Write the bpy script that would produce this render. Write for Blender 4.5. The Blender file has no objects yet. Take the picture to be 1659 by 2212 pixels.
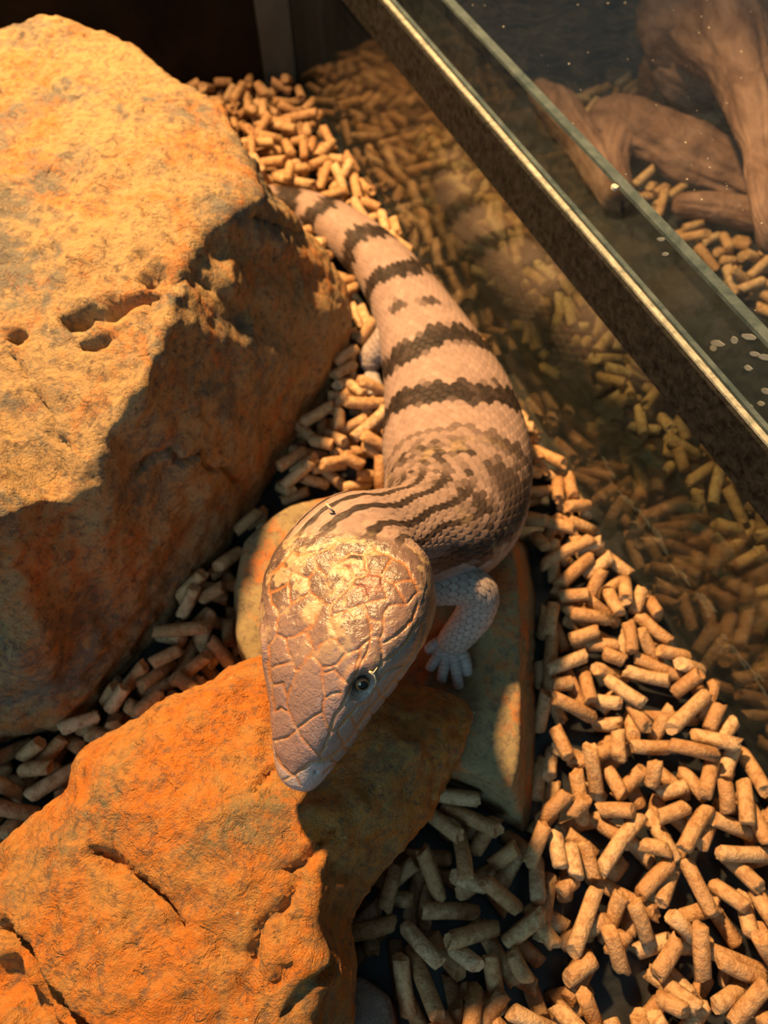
import bpy, bmesh, math, random
import numpy as np
from mathutils import Vector, Matrix
from mathutils.bvhtree import BVHTree

random.seed(7); RNG = np.random.default_rng(11)
scene = bpy.context.scene
COL = scene.collection

# ------------------------------------------------------------------ camera
F = 1600.0; H = 0.327; PITCH = math.radians(60.2)          # focal length in px of the 1659 x 2212 frame, metres
cam_d = bpy.data.cameras.new('camera'); cam = bpy.data.objects.new('camera', cam_d); COL.objects.link(cam)
cam_d.sensor_fit = 'VERTICAL'; cam_d.sensor_height = 36.0; cam_d.lens = F / 2212 * 36.0
cam_d.clip_start = 0.01; cam_d.clip_end = 20
cam.location = (0, 0, H); cam.rotation_euler = (math.pi / 2 - PITCH, 0, 0)
cam_d.dof.use_dof = True; cam_d.dof.focus_distance = 0.212; cam_d.dof.aperture_fstop = 13.0
scene.camera = cam

# ------------------------------------------------------------------ light
w = bpy.data.worlds.new('room'); scene.world = w; w.use_nodes = True
bg = w.node_tree.nodes['Background']; bg.inputs[0].default_value = (0.50, 0.80, 0.95, 1); bg.inputs[1].default_value = 0.125
lamp_d = bpy.data.lights.new('basking_lamp_offscreen', 'SPOT'); lamp = bpy.data.objects.new('basking_lamp_offscreen', lamp_d); COL.objects.link(lamp)
lamp_d.color = (1.0, 0.575, 0.235); lamp_d.energy = 72; lamp_d.shadow_soft_size = 0.022
lamp_d.spot_size = math.radians(76); lamp_d.spot_blend = 0.6
LAMP = Vector((-0.225, 0.46, 0.66)); lamp.location = LAMP
lamp.rotation_euler = (Vector((-0.02, 0.11, 0.0)) - LAMP).to_track_quat('-Z', 'Y').to_euler()
win_d = bpy.data.lights.new('window_daylight_offscreen', 'AREA'); win = bpy.data.objects.new('window_daylight_offscreen', win_d); COL.objects.link(win)
win_d.shape = 'RECTANGLE'; win_d.size = 0.9; win_d.size_y = 1.2; win_d.energy = 11; win_d.color = (0.50, 0.85, 1.0)
WIN = Vector((-0.75, -1.45, 1.35)); win.location = WIN
win.rotation_euler = (Vector((0, 0.15, 0.05)) - WIN).to_track_quat('-Z', 'Y').to_euler()
vs = scene.view_settings
vs.view_transform = 'Standard'; vs.look = 'None'; vs.gamma = 1.0; vs.exposure = 0.0; vs.use_curve_mapping = False

# ------------------------------------------------------------------ helpers
C0 = np.array([0, 0, H]); FW = np.array([0, math.cos(PITCH), -math.sin(PITCH)])
UPV = np.array([0, math.sin(PITCH), math.cos(PITCH)]); RT = np.array([1.0, 0, 0])
def P(u, v, z=0.0):                                        # where the ray of a pixel meets height z
    d = FW + RT * (u - 829.5) / F + UPV * (1106 - v) / F
    return C0 + d * ((z - H) / d[2])
def proj(q):
    q = np.asarray(q) - C0; wq = q @ FW
    return np.stack([829.5 + F * (q @ RT) / wq, 1106 - F * (q @ UPV) / wq, wq], -1)

def _hash(ix, iy, iz, seed):
    n = (ix.astype(np.uint32) * np.uint32(374761393) + iy.astype(np.uint32) * np.uint32(668265263)
         + iz.astype(np.uint32) * np.uint32(2147483647) + np.uint32(seed * 144665 + 1013))
    n = (n ^ (n >> np.uint32(13))) * np.uint32(1274126177)
    n = (n ^ (n >> np.uint32(16))) * np.uint32(2246822519)
    n = n ^ (n >> np.uint32(15))
    return (n & np.uint32(0xffffff)).astype(np.float64) / 0xffffff * 2 - 1
def vnoise(p, seed=0):
    i = np.floor(p).astype(np.int64); f = p - i; f = f * f * (3 - 2 * f)
    out = 0
    for dx in (0, 1):
        for dy in (0, 1):
            for dz in (0, 1):
                wgt = (f[:, 0] if dx else 1 - f[:, 0]) * (f[:, 1] if dy else 1 - f[:, 1]) * (f[:, 2] if dz else 1 - f[:, 2])
                out = out + wgt * _hash(i[:, 0] + dx, i[:, 1] + dy, i[:, 2] + dz, seed)
    return out
def fbm(p, seed=0, octv=4, ridged=False):
    s = 0; a = 1.0; t = 0
    for o in range(octv):
        n = vnoise(p * 2 ** o + o * 17.3, seed + o)
        s = s + a * ((1 - 2 * np.abs(n)) if ridged else n); t += a; a *= 0.5
    return s / t
def sstep(a, b, x):
    t = np.clip((x - a) / (b - a), 0, 1); return t * t * (3 - 2 * t)
def polydist(px, lines):                                   # distance of 2-D points to a set of polylines
    best = np.full(len(px), 1e9)
    for ln in lines:
        for (x0, y0), (x1, y1) in zip(ln[:-1], ln[1:]):
            dx, dy = x1 - x0, y1 - y0; L2 = dx * dx + dy * dy + 1e-9
            t = np.clip(((px[:, 0] - x0) * dx + (px[:, 1] - y0) * dy) / L2, 0, 1)
            best = np.minimum(best, np.hypot(px[:, 0] - x0 - t * dx, px[:, 1] - y0 - t * dy))
    return best

def np_mesh(name, co, quads=None, tris=None, smooth=True):
    me = bpy.data.meshes.new(name)
    faces = []
    if quads is not None: faces += [tuple(f) for f in np.asarray(quads).tolist()]
    if tris is not None: faces += [tuple(f) for f in np.asarray(tris).tolist()]
    me.from_pydata(np.asarray(co).tolist(), [], faces); me.update()
    if smooth: me.polygons.foreach_set('use_smooth', [True] * len(me.polygons))
    return me
def set_col(me, name, rgb):
    a = me.color_attributes.new(name, 'FLOAT_COLOR', 'POINT')
    c = np.ones((len(me.vertices), 4), np.float32); c[:, :3] = rgb; a.data.foreach_set('color', c.ravel())
def set_float(me, name, val):
    a = me.attributes.new(name, 'FLOAT', 'POINT'); a.data.foreach_set('value', np.asarray(val, np.float32))
def obj(name, me, mat=None, parent=None):
    o = bpy.data.objects.new(name, me); COL.objects.link(o)
    if mat and me is not None and not me.materials: me.materials.append(mat)
    if parent: o.parent = parent
    return o
def tag(o, label, cat=None, group=None, kind=None):
    o['label'] = label
    if cat: o['category'] = cat
    if group: o['group'] = group
    if kind: o['kind'] = kind
    return o
def from_bm(name, bm, mat, parent=None, smooth=False):
    me = bpy.data.meshes.new(name); bmesh.ops.recalc_face_normals(bm, faces=bm.faces); bm.to_mesh(me); bm.free()
    if smooth: me.polygons.foreach_set('use_smooth', [True] * len(me.polygons))
    return obj(name, me, mat, parent)
def hexa(bm, a, b, up0, up1, n, t):
    """a box standing on the line a-b, between heights up0 and up1, t thick along n"""
    a = np.asarray(a)[:2]; b = np.asarray(b)[:2]; n2 = np.asarray(n)[:2]
    vs_ = [bm.verts.new((*q, z)) for z in (up0, up1) for q in (a, b, b + n2 * t, a + n2 * t)]
    for f in ((0, 1, 2, 3), (7, 6, 5, 4), (0, 4, 5, 1), (1, 5, 6, 2), (2, 6, 7, 3), (3, 7, 4, 0)):
        bm.faces.new([vs_[i] for i in f])

# ------------------------------------------------------------------ materials
class NT:
    def __init__(s, name):
        s.m = bpy.data.materials.new(name); s.m.use_nodes = True; s.t = s.m.node_tree; s.t.nodes.clear()
        s.out = s.n('ShaderNodeOutputMaterial')
    def n(s, typ, **kw):
        nd = s.t.nodes.new(typ)
        for k, v in kw.items():
            if k.startswith('i_'):
                key = k[2:].replace('_', ' ')
                key = int(key) if key.isdigit() else key
                if isinstance(v, bpy.types.NodeSocket): s.t.links.new(v, nd.inputs[key])
                else: nd.inputs[key].default_value = v
            else: setattr(nd, k, v)
        return nd
    def l(s, a, b): s.t.links.new(a, b)
    def ramp(s, fac, stops, interp='LINEAR'):
        r = s.n('ShaderNodeValToRGB'); r.color_ramp.interpolation = interp
        e = r.color_ramp.elements
        while len(e) < len(stops): e.new(0.5)
        for el, (p, c) in zip(e, stops):
            el.position = p; el.color = (c if hasattr(c, '__len__') else (c, c, c)) + ((1,) if not hasattr(c, '__len__') or len(c) == 3 else ())
        s.l(fac, r.inputs[0]); return r.outputs[0]
    def noise(s, vec, scale, detail=4, rough=0.6, dist=0.0):
        return s.n('ShaderNodeTexNoise', i_Vector=vec, i_Scale=scale, i_Detail=detail, i_Roughness=rough, i_Distortion=dist).outputs[0]
    def mix(s, fac, a, b, typ='MIX'):
        nd = s.n('ShaderNodeMix'); nd.data_type = 'RGBA'; nd.blend_type = typ
        for sock, v in ((nd.inputs[0], fac), (nd.inputs[6], a), (nd.inputs[7], b)):
            if isinstance(v, bpy.types.NodeSocket): s.l(v, sock)
            else: sock.default_value = v if not hasattr(v, '__len__') or len(v) == 4 else tuple(v) + (1,)
        return nd.outputs[2]
    def math(s, op, a, b=0.0, clamp=False):
        nd = s.n('ShaderNodeMath'); nd.operation = op; nd.use_clamp = clamp
        for sock, v in ((nd.inputs[0], a), (nd.inputs[1], b)):
            if isinstance(v, bpy.types.NodeSocket): s.l(v, sock)
            else: sock.default_value = v
        return nd.outputs[0]
    def bump(s, h, strength=0.4, dist=0.001, normal=None):
        b = s.n('ShaderNodeBump', i_Height=h, i_Strength=strength, i_Distance=dist)
        if normal is not None: s.l(normal, b.inputs['Normal'])
        return b.outputs[0]
    def bsdf(s, col, rough=0.6, spec=0.5, normal=None, **kw):
        p = s.n('ShaderNodeBsdfPrincipled')
        for k, v in (('Base Color', col), ('Roughness', rough), ('Specular IOR Level', spec)):
            if isinstance(v, bpy.types.NodeSocket): s.l(v, p.inputs[k])
            else: p.inputs[k].default_value = v if not hasattr(v, '__len__') or len(v) == 4 else tuple(v) + (1,)
        if normal is not None: s.l(normal, p.inputs['Normal'])
        for k, v in kw.items(): p.inputs[k.replace('_', ' ')].default_value = v
        return p.outputs[0]
    def done(s, sh): s.l(sh, s.out.inputs[0]); return s.m

def rock_mat(name, rust, tan, grey, rust_amount, bump=0.5, deep=(0.10, 0.075, 0.06)):
    k = NT(name); v = k.n('ShaderNodeTexCoord').outputs['Object']
    big = k.noise(v, 15, 4, 0.6, 0.5); mid = k.noise(v, 60, 7, 0.72, 0.4); fine = k.noise(v, 300, 6, 0.75, 0.3); vf = k.noise(v, 900, 4, 0.7)
    sel = k.math('ADD', k.math('MULTIPLY', big, 0.62), k.math('MULTIPLY', k.noise(v, 120, 6, 0.75, 0.6), 0.45))
    a = k.ramp(sel, [(0.44, grey), (0.52, tan), (0.66, tan)])
    patch = k.ramp(k.math('ADD', k.math('MULTIPLY', k.noise(v, 30, 7, 0.75, 0.7), 0.75), k.math('MULTIPLY', fine, 0.25)), [(0.57 - 0.16 * rust_amount, 0.0), (0.66 - 0.12 * rust_amount, 1.0)])
    a = k.mix(patch, a, rust)
    v2 = k.n('ShaderNodeVectorMath', operation='ADD', i_0=v, i_1=(0.37, 0.21, 0.53)).outputs[0]
    a = k.mix(k.ramp(k.noise(v2, 300, 6, 0.75, 0.3), [(0.36, 0.75), (0.50, 0.0)]), a, deep)
    a = k.mix(k.ramp(k.noise(v2, 140, 5, 0.65, 1.0), [(0.30, 0.7), (0.43, 0.0)]), a, deep)
    pit = k.ramp(k.noise(v, 140, 5, 0.65, 1.0), [(0.30, 0.0), (0.43, 1.0)])
    a = k.mix(k.ramp(vf, [(0.58, 0.0), (0.74, 0.45)]), a, (0.60, 0.40, 0.20))
    dots = k.n('ShaderNodeTexVoronoi', i_Vector=v, i_Scale=95.0); dots.feature = 'F1'
    fleck = k.ramp(dots.outputs['Distance'], [(0.035, 1.0), (0.05, 0.0)])
    a = k.mix(k.math('MULTIPLY', fleck, 0.6), a, (0.62, 0.50, 0.33))
    h = k.math('ADD', mid, k.math('MULTIPLY', fine, 0.45))
    h = k.math('ADD', h, k.math('ADD', k.math('MULTIPLY', pit, 0.30), k.math('MULTIPLY', vf, 0.12)))
    return k.done(k.bsdf(a, 0.85, 0.2, k.bump(h, bump, 0.0045)))
M_rock_left = rock_mat('rock_tan_rust', (0.46, 0.185, 0.055), (0.39, 0.265, 0.125), (0.17, 0.155, 0.12), 0.46, 0.85)
M_rock_front = rock_mat('rock_rust', (0.50, 0.160, 0.024), (0.41, 0.205, 0.060), (0.20, 0.155, 0.08), 0.80, 0.85, (0.14, 0.095, 0.06))
M_rock_slab = rock_mat('rock_slab', (0.46, 0.14, 0.035), (0.25, 0.195, 0.10), (0.17, 0.145, 0.085), 0.58, 0.35)
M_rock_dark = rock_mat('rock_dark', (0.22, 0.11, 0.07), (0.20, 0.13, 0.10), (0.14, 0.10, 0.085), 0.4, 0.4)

def pellet_mat(name, per_object):
    k = NT(name); tc = k.n('ShaderNodeTexCoord').outputs['Object']
    r = k.n('ShaderNodeObjectInfo').outputs['Random'] if per_object else k.n('ShaderNodeAttribute', attribute_name='rnd').outputs['Fac']
    off = k.n('ShaderNodeCombineXYZ', i_X=k.math('MULTIPLY', r, 3.7), i_Y=k.math('MULTIPLY', r, 1.3)).outputs[0]
    vec = k.n('ShaderNodeVectorMath', operation='ADD', i_0=tc, i_1=off).outputs[0]
    base = k.ramp(r, [(0.0, (0.40, 0.22, 0.10)), (0.35, (0.49, 0.285, 0.135)), (0.7, (0.54, 0.34, 0.17)), (1.0, (0.62, 0.43, 0.25))])
    n1 = k.noise(vec, 330, 5, 0.65); n2 = k.noise(vec, 1100, 3, 0.6)
    vc = k.n('ShaderNodeVectorMath', operation='ADD', i_0=vec, i_1=(0.31, 0.77, 0.19)).outputs[0]
    c = k.mix(k.ramp(k.noise(vc, 330, 5, 0.65), [(0.38, 0.65), (0.55, 0.0)]), base, (0.26, 0.115, 0.04))
    c = k.mix(k.ramp(n2, [(0.55, 0.0), (0.72, 0.5)]), c, (0.72, 0.52, 0.30))
    h = k.math('ADD', n1, k.math('MULTIPLY', n2, 0.5))
    return k.done(k.bsdf(c, 0.55, 0.35, k.bump(h, 0.7, 0.0018)))
M_pellet = pellet_mat('wood_pellet', True); M_pellet_stuff = pellet_mat('wood_pellet_bed', False)

def skin_mat():
    k = NT('skink_skin'); a = k.n('ShaderNodeAttribute', attribute_name='skin').outputs['Color']
    gl = k.n('ShaderNodeAttribute', attribute_name='gloss').outputs['Fac']
    v = k.n('ShaderNodeTexCoord').outputs['Object']
    n1 = k.noise(v, 1500, 3, 0.6); n2 = k.noise(v, 500, 4, 0.6, 0.8)
    vc = k.n('ShaderNodeVectorMath', operation='ADD', i_0=v, i_1=(0.31, 0.77, 0.19)).outputs[0]
    c = k.mix(k.ramp(k.noise(vc, 500, 4, 0.6, 0.8), [(0.35, 0.22), (0.6, 0.0)]), a, (0.12, 0.07, 0.05))
    h = k.math('ADD', k.math('MULTIPLY', n2, 1.0), k.math('MULTIPLY', n1, 0.3))
    rough = k.math('SUBTRACT', 0.60, k.math('MULTIPLY', gl, 0.34))
    bs = k.math('MULTIPLY', gl, 0.42)
    b = k.n('ShaderNodeBump', i_Height=h, i_Distance=0.0011); k.l(k.math('ADD', 0.08, bs), b.inputs['Strength'])
    return k.done(k.bsdf(c, rough, k.math('ADD', 0.18, k.math('MULTIPLY', gl, 0.50)), b.outputs[0]))
M_skin = skin_mat()

def glass_mat(name, f0, tint, dust=0.0, dust_col=(0.45, 0.5, 0.5), rough=0.015, grazing=1.0):
    k = NT(name); g = k.n('ShaderNodeNewGeometry')
    d = k.math('ABSOLUTE', k.n('ShaderNodeVectorMath', operation='DOT_PRODUCT', i_0=g.outputs['Normal'], i_1=g.outputs['Incoming']).outputs['Value'])
    fr = k.math('ADD', f0, k.math('MULTIPLY', k.math('POWER', k.math('SUBTRACT', 1.0, d, True), 5.0), (1 - f0) * grazing), True)
    tr = k.n('ShaderNodeBsdfTransparent', i_Color=tuple(tint) + (1,)).outputs[0]
    gl = k.n('ShaderNodeBsdfGlossy', i_Color=(0.95, 0.97, 0.95, 1), i_Roughness=rough).outputs[0]
    mx = k.n('ShaderNodeMixShader'); k.l(fr, mx.inputs[0]); k.l(tr, mx.inputs[1]); k.l(gl, mx.inputs[2]); sh = mx.outputs[0]
    if dust:
        v = k.n('ShaderNodeTexCoord').outputs['Object']
        n = k.ramp(k.noise(v, 60, 8, 0.75, 1.5), [(0.42, 0.25), (0.75, 1.0)])
        sc = k.n('ShaderNodeMapping', i_Vector=v, i_Scale=(30, 260, 120), i_Rotation=(0.3, 0.2, 0.9)).outputs[0]
        n = k.math('MAXIMUM', n, k.ramp(k.noise(sc, 4, 3, 0.5, 2.0), [(0.66, 0.0), (0.72, 1.3)]))
        df = k.n('ShaderNodeBsdfDiffuse', i_Color=tuple(dust_col) + (1,)).outputs[0]
        m2 = k.n('ShaderNodeMixShader'); k.l(k.math('MULTIPLY', n, dust), m2.inputs[0]); k.l(sh, m2.inputs[1]); k.l(df, m2.inputs[2]); sh = m2.outputs[0]
    return k.done(sh)
M_glass = glass_mat('tank_glass', 0.09, (0.88, 0.88, 0.82), 0.012, rough=0.08, grazing=1.0)
M_glass_b = glass_mat('second_tank_glass', 0.03, (0.80, 0.86, 0.85), 0.05, grazing=0.35)
M_lid = glass_mat('dusty_glass_lid', 0.02, (0.88, 0.91, 0.91), 0.022, (0.40, 0.42, 0.42), grazing=0.5)

def simple_mat(name, c1, c2, scale, rough, spec=0.4, bump=0.0, detail=5, stretch=None, metallic=0.0):
    k = NT(name); v = k.n('ShaderNodeTexCoord').outputs['Object']
    if stretch: v = k.n('ShaderNodeMapping', i_Vector=v, i_Scale=stretch).outputs[0]
    n = k.noise(v, scale, detail, 0.65, 0.5)
    return k.done(k.bsdf(k.ramp(n, [(0.35, c1), (0.65, c2)]), rough, spec, k.bump(n, bump, 0.002) if bump else None, Metallic=metallic))
M_floor = simple_mat('black_plastic_floor', (0.010, 0.012, 0.014), (0.03, 0.033, 0.036), 90, 0.28, 0.5, 0.08)
M_back = simple_mat('black_back_wall', (0.006, 0.004, 0.002), (0.022, 0.013, 0.006), 14, 0.75, 0.1, 0.1)
M_seal = simple_mat('grey_corner_seal', (0.05, 0.052, 0.045), (0.085, 0.085, 0.072), 30, 0.6, 0.3)
M_edge = simple_mat('polished_glass_edge', (0.20, 0.22, 0.18), (0.50, 0.48, 0.38), 260, 0.22, 0.9, 0.3)
M_edge_g = simple_mat('green_glass_edge', (0.040, 0.060, 0.062), (0.095, 0.125, 0.122), 120, 0.25, 0.8, 0.15)
M_strip = simple_mat('dusty_black_strip', (0.003, 0.003, 0.003), (0.024, 0.024, 0.022), 300, 0.6, 0.12, 0.1, 8)
M_wood = simple_mat('driftwood', (0.13, 0.065, 0.045), (0.34, 0.20, 0.15), 70, 0.75, 0.25, 1.0, 8, (1, 0.4, 1))
M_mark = simple_mat('dried_water_mark', (0.17, 0.19, 0.19), (0.26, 0.28, 0.27), 200, 0.7)
M_fleck = simple_mat('pale_dust', (0.45, 0.44, 0.38), (0.62, 0.58, 0.46), 900, 0.8)
M_shed = simple_mat('shed_skin', (0.50, 0.40, 0.26), (0.66, 0.56, 0.40), 700, 0.6)
def eye_mat():
    k = NT('skink_eye'); a = k.n('ShaderNodeAttribute', attribute_name='iris').outputs['Fac']
    c = k.ramp(a, [(0.0, (0.004, 0.003, 0.003)), (0.40, (0.006, 0.004, 0.003)), (0.46, (0.50, 0.20, 0.05)), (0.56, (0.26, 0.10, 0.03)), (0.72, (0.02, 0.012, 0.01))])
    return k.done(k.bsdf(c, 0.06, 0.8))
M_eye = eye_mat()

# ------------------------------------------------------------------ the tank
A0 = P(640, 185); A1 = P(1659, 1690); DR = (A1 - A0) / np.linalg.norm(A1 - A0); NR = np.array([-DR[1], DR[0], 0])
PA0 = A0 - DR * 0.0; PA1 = A0 + DR * 0.78                     # the glass side wall runs from the back corner past the camera
ZT = 0.1297                                                    # its top edge
me = np_mesh('floor', [(-0.75, -0.5, 0), (0.95, -0.5, 0), (0.95, 1.3, 0), (-0.75, 1.3, 0), (-0.75, -0.5, -0.02), (0.95, -0.5, -0.02), (0.95, 1.3, -0.02), (-0.75, 1.3, -0.02)],
             [(0, 1, 2, 3), (7, 6, 5, 4), (0, 4, 5, 1), (1, 5, 6, 2), (2, 6, 7, 3), (3, 7, 4, 0)], smooth=False)
tag(obj('floor', me, M_floor), 'black plastic floor under the wood pellets', kind='structure')
bm = bmesh.new(); hexa(bm, A0 - NR * 0.55, A0 + NR * 0.0214, -0.001, 0.30, -DR, 0.008)
wb = tag(from_bm('wall_back', bm, M_back), 'black back wall of the enclosure', kind='structure')
bm = bmesh.new(); hexa(bm, A0 + DR * 0.0005 - NR * 0.024, A0 + DR * 0.0005 - NR * 0.0005, 0.0, 0.30, DR, 0.003)
from_bm('corner_seal', bm, M_seal, wb)
GT = 0.005                                                     # glass thickness
bm = bmesh.new(); hexa(bm, PA0, PA1, -0.001, ZT - 0.0008, NR, GT)
wr = tag(from_bm('wall_right', bm, M_glass), 'glass side wall with a bright polished top edge', kind='structure')
bm = bmesh.new(); hexa(bm, PA0 - NR * 0.0002, PA1 - NR * 0.0002, ZT - 0.0008, ZT + 0.0002, NR, GT * 0.42)
tag(from_bm('polished_edge', bm, M_edge, wr), 'bright ground edge of the glass')
bm = bmesh.new(); hexa(bm, PA0 + NR * GT * 0.62, PA1 + NR * GT * 0.62, ZT - 0.0008, ZT + 0.0002, NR, GT * 0.38)
from_bm('edge_bevel', bm, M_edge_g, wr)
bm = bmesh.new(); hexa(bm, PA0 - NR * 0.0016, PA1 - NR * 0.0016, 0.1062, ZT - 0.0012, NR, 0.0014)
tag(from_bm('top_strip', bm, M_strip, wr), 'dusty black strip along the top of the glass')

# the tank next door: its glass side, its lid and the things inside
GAP = 0.022; HB = 0.1352
B0 = A0 + NR * GAP - DR * 0.25; B1 = A0 + NR * GAP + DR * 0.78
nb = bpy.data.objects.new('glass_tank', None); COL.objects.link(nb)
tag(nb, 'neighbouring glass tank with scratched dusty lid and driftwood inside', 'tank')
bm = bmesh.new(); hexa(bm, B0, B1, 0.0, HB - 0.001, NR, 0.004); from_bm('side_pane', bm, M_glass_b, nb)
bm = bmesh.new(); hexa(bm, B0, B1, HB - 0.001, HB + 0.0006, NR, 0.0042); from_bm('pane_edge', bm, M_edge_g, nb)
bm = bmesh.new(); hexa(bm, B0 + NR * 0.0044, B1 + NR * 0.0044, HB - 0.003, HB, NR, 0.62); from_bm('lid', bm, M_lid, nb)
bm = bmesh.new(); hexa(bm, B0 + NR * 0.62, B1 + NR * 0.62, 0.0, HB - 0.0035, NR, 0.006); from_bm('far_wall', bm, M_back, nb)
bm = bmesh.new(); hexa(bm, A0 - DR * 0.25 + NR * (GAP + 0.004), A0 - DR * 0.25 + NR * (GAP + 0.62), 0.0, HB - 0.0035, -DR, 0.006); from_bm('end_wall', bm, M_back, nb)
# dried silicone smears along the foot of the second pane, water marks on it
def blob(bm, c, ux, uy, a, b, n=9, thick=0.0005, rnd=0.25):
    nrm = np.cross(ux, uy); f = []; g = []
    for i in range(n):
        t = 2 * math.pi * i / n; r = 1 + random.uniform(-rnd, rnd)
        q = c + ux * a * r * math.cos(t) + uy * b * r * math.sin(t)
        f.append(bm.verts.new(q)); g.append(bm.verts.new(q + nrm * thick))
    bm.faces.new(f[::-1]); bm.faces.new(g)
    for i in range(n): bm.faces.new((f[i], f[(i + 1) % n], g[(i + 1) % n], g[i]))
Z = np.array([0, 0, 1.0])
def on_plane(u, v, off):
    r = FW + RT * (u - 829.5) / F + UPV * (1106 - v) / F
    t = ((A0 + NR * off - C0) @ NR) / (r @ NR); return C0 + r * t
for (u, v, a, b) in [(1617, 728, .0045, .0014), (1586, 735, .0024, .0016), (1548, 742, .0045, .0015), (1540, 752, .0022, .0016), (1652, 772, .004, .0012), (1615, 795, .0024, .0012), (1630, 765, .003, .001),
                     (1655, 846, .003, .0013), (1620, 880, .002, .0016), (1643, 872, .0022, .001), (1427, 517, .003, .0009), (1436, 549, .0022, .0008)]:
    bm = bmesh.new(); c = on_plane(u, v, GAP - 0.0002); sl = DR * 0.80 + Z * 0.60; blob(bm, c, sl, -DR * 0.60 + Z * 0.80, a * 0.8, b * 0.8, 10, -0.0003, 0.15)
    from_bm('water_mark', bm, M_mark, nb)
for i in range(34):
    u = random.uniform(1290, 1655); dd = (u - 1136) * 1.36 + 786
    bm = bmesh.new(); c = on_plane(u, dd + random.uniform(-22, 14), GAP - 0.0002)
    blob(bm, c, DR, Z, random.uniform(.001, .005), random.uniform(.0006, .002), 9, -0.0003, 0.5); from_bm('sealant_smear', bm, M_mark, nb)

# ------------------------------------------------------------------ rocks
def rock(name, rings, mat, voxel, amps, carve=(), lumps=(), smooth_it=2, seed=1):
    bm = bmesh.new(); rv = [[bm.verts.new(P(*p)) for p in ring] for ring in rings]
    n = len(rings[0])
    bmesh.ops.triangle_fill(bm, use_beauty=True, edges=[bm.edges.new((rv[0][i], rv[0][(i + 1) % n])) for i in range(n)])
    for a, b in zip(rv[:-1], rv[1:]):
        for i in range(n):
            j = (i + 1) % n; bm.faces.new((a[i], a[j], b[j])); bm.faces.new((a[i], b[j], b[i]))
    be = [bm.edges.get((rv[-1][i], rv[-1][(i + 1) % n])) or bm.edges.new((rv[-1][i], rv[-1][(i + 1) % n])) for i in range(n)]
    bmesh.ops.triangle_fill(bm, use_beauty=True, edges=be)
    bmesh.ops.recalc_face_normals(bm, faces=bm.faces)
    me = bpy.data.meshes.new('tmp'); bm.to_mesh(me); bm.free()
    o = bpy.data.objects.new('tmp', me); COL.objects.link(o)
    m = o.modifiers.new('r', 'REMESH'); m.mode = 'VOXEL'; m.voxel_size = voxel; m.adaptivity = 0
    s = o.modifiers.new('s', 'SMOOTH'); s.factor = 0.5; s.iterations = smooth_it
    dg = bpy.context.evaluated_depsgraph_get(); ev = o.evaluated_get(dg)
    me2 = bpy.data.meshes.new_from_object(ev); bpy.data.objects.remove(o); me2.name = name
    nv = len(me2.vertices); co = np.empty(nv * 3); me2.vertices.foreach_get('co', co); co = co.reshape(-1, 3)
    nm = np.empty(nv * 3); me2.vertex_normals.foreach_get('vector', nm); nm = nm.reshape(-1, 3)
    d = np.zeros(nv)
    for k, (size, amp, rid) in enumerate(amps): d += amp * fbm(co / size, seed + 20 * k, 4, rid)
    px = proj(co); facing = ((C0 - co) * nm).sum(1) > 0
    wrp = np.stack([fbm(co / 0.016, 70, 4), fbm(co / 0.016, 71, 4)], -1) * 46
    for line, wpx, dep in carve:
        dist = polydist(px[:, :2] + wrp, [line]) * (1 + 0.35 * vnoise(co / 0.006, 77))
        d -= np.where(facing, dep * (1 - sstep(0.15 * wpx, wpx, dist)), 0)
    for (u, v, rpx, hgt) in lumps:
        d += np.where(facing, hgt * (1 - sstep(0.0, rpx, np.hypot(px[:, 0] - u, px[:, 1] - v))), 0)
    co = co + nm * d[:, None]
    me2.vertices.foreach_set('co', co.ravel()); me2.polygons.foreach_set('use_smooth', [True] * len(me2.polygons)); me2.update()
    me2.materials.clear()
    return obj(name, me2, mat)

topA = [(-120, 75, .118), (0, 76, .120), (90, 48, .118), (230, 78, .115), (372, 184, .112), (468, 245, .110), (512, 330, .110), (550, 432, .108),
        (500, 462, .112), (425, 508, .115), (376, 585, .117), (354, 700, .118), (302, 835, .116), (232, 930, .106), (216, 1048, .095), (130, 1076, .096), (0, 1112, .110), (-110, 1200, .116),
        (-330, 1250, .124), (-330, 420, .120)]
midB = [(-120, 130, .06), (0, 140, .06), (90, 130, .06), (230, 160, .06), (380, 260, .06), (470, 330, .06), (540, 395, .068), (592, 432, .070),
        (672, 520, .058), (728, 610, .045), (742, 690, .035), (690, 800, .030), (590, 950, .028), (480, 1130, .026), (372, 1275, .026), (255, 1410, .024), (140, 1560, .018), (-80, 1600, .022),
        (-420, 1620, .05), (-400, 500, .06)]
def under(ring, f, zz):
    c = np.mean([P(*p)[:2] for p in ring], 0); out = []
    for p in ring:
        q = P(*p)[:2]; q = c + (q - c) * f; r = proj(np.array([q[0], q[1], zz])); out.append((r[0], r[1], zz))
    return out
# centre of the top, slightly domed, so that the lit face is not flat
topA = [(u, v, z + .014) for u, v, z in topA]
rock_left = rock('boulder', [topA, midB, under(midB, 0.97, -0.001)], M_rock_left, 0.0016,
    [(0.10, 0.006, False), (0.035, 0.0034, True), (0.014, 0.0020, True), (0.006, 0.0009, False)],
    carve=[([(185, 700), (240, 660), (300, 640), (345, 600)], 27, 0.010), ([(300, 590), (345, 570)], 24, 0.006), ([(50, 745), (66, 758)], 17, 0.011), ([(212, 780), (228, 758), (240, 728)], 11, 0.008),
           ([(305, 460), (312, 478)], 9, 0.005), ([(40, 795), (90, 860), (120, 930), (160, 960)], 12, 0.003), ([(290, 1015), (340, 965), (370, 960), (420, 990), (500, 1020)], 9, 0.004), ([(95, 195), (110, 215)], 12, 0.003)],
    lumps=[(50, 1370, 110, 0.012), (300, 330, 330, 0.006), (470, 620, 70, 0.004)], seed=3)
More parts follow.
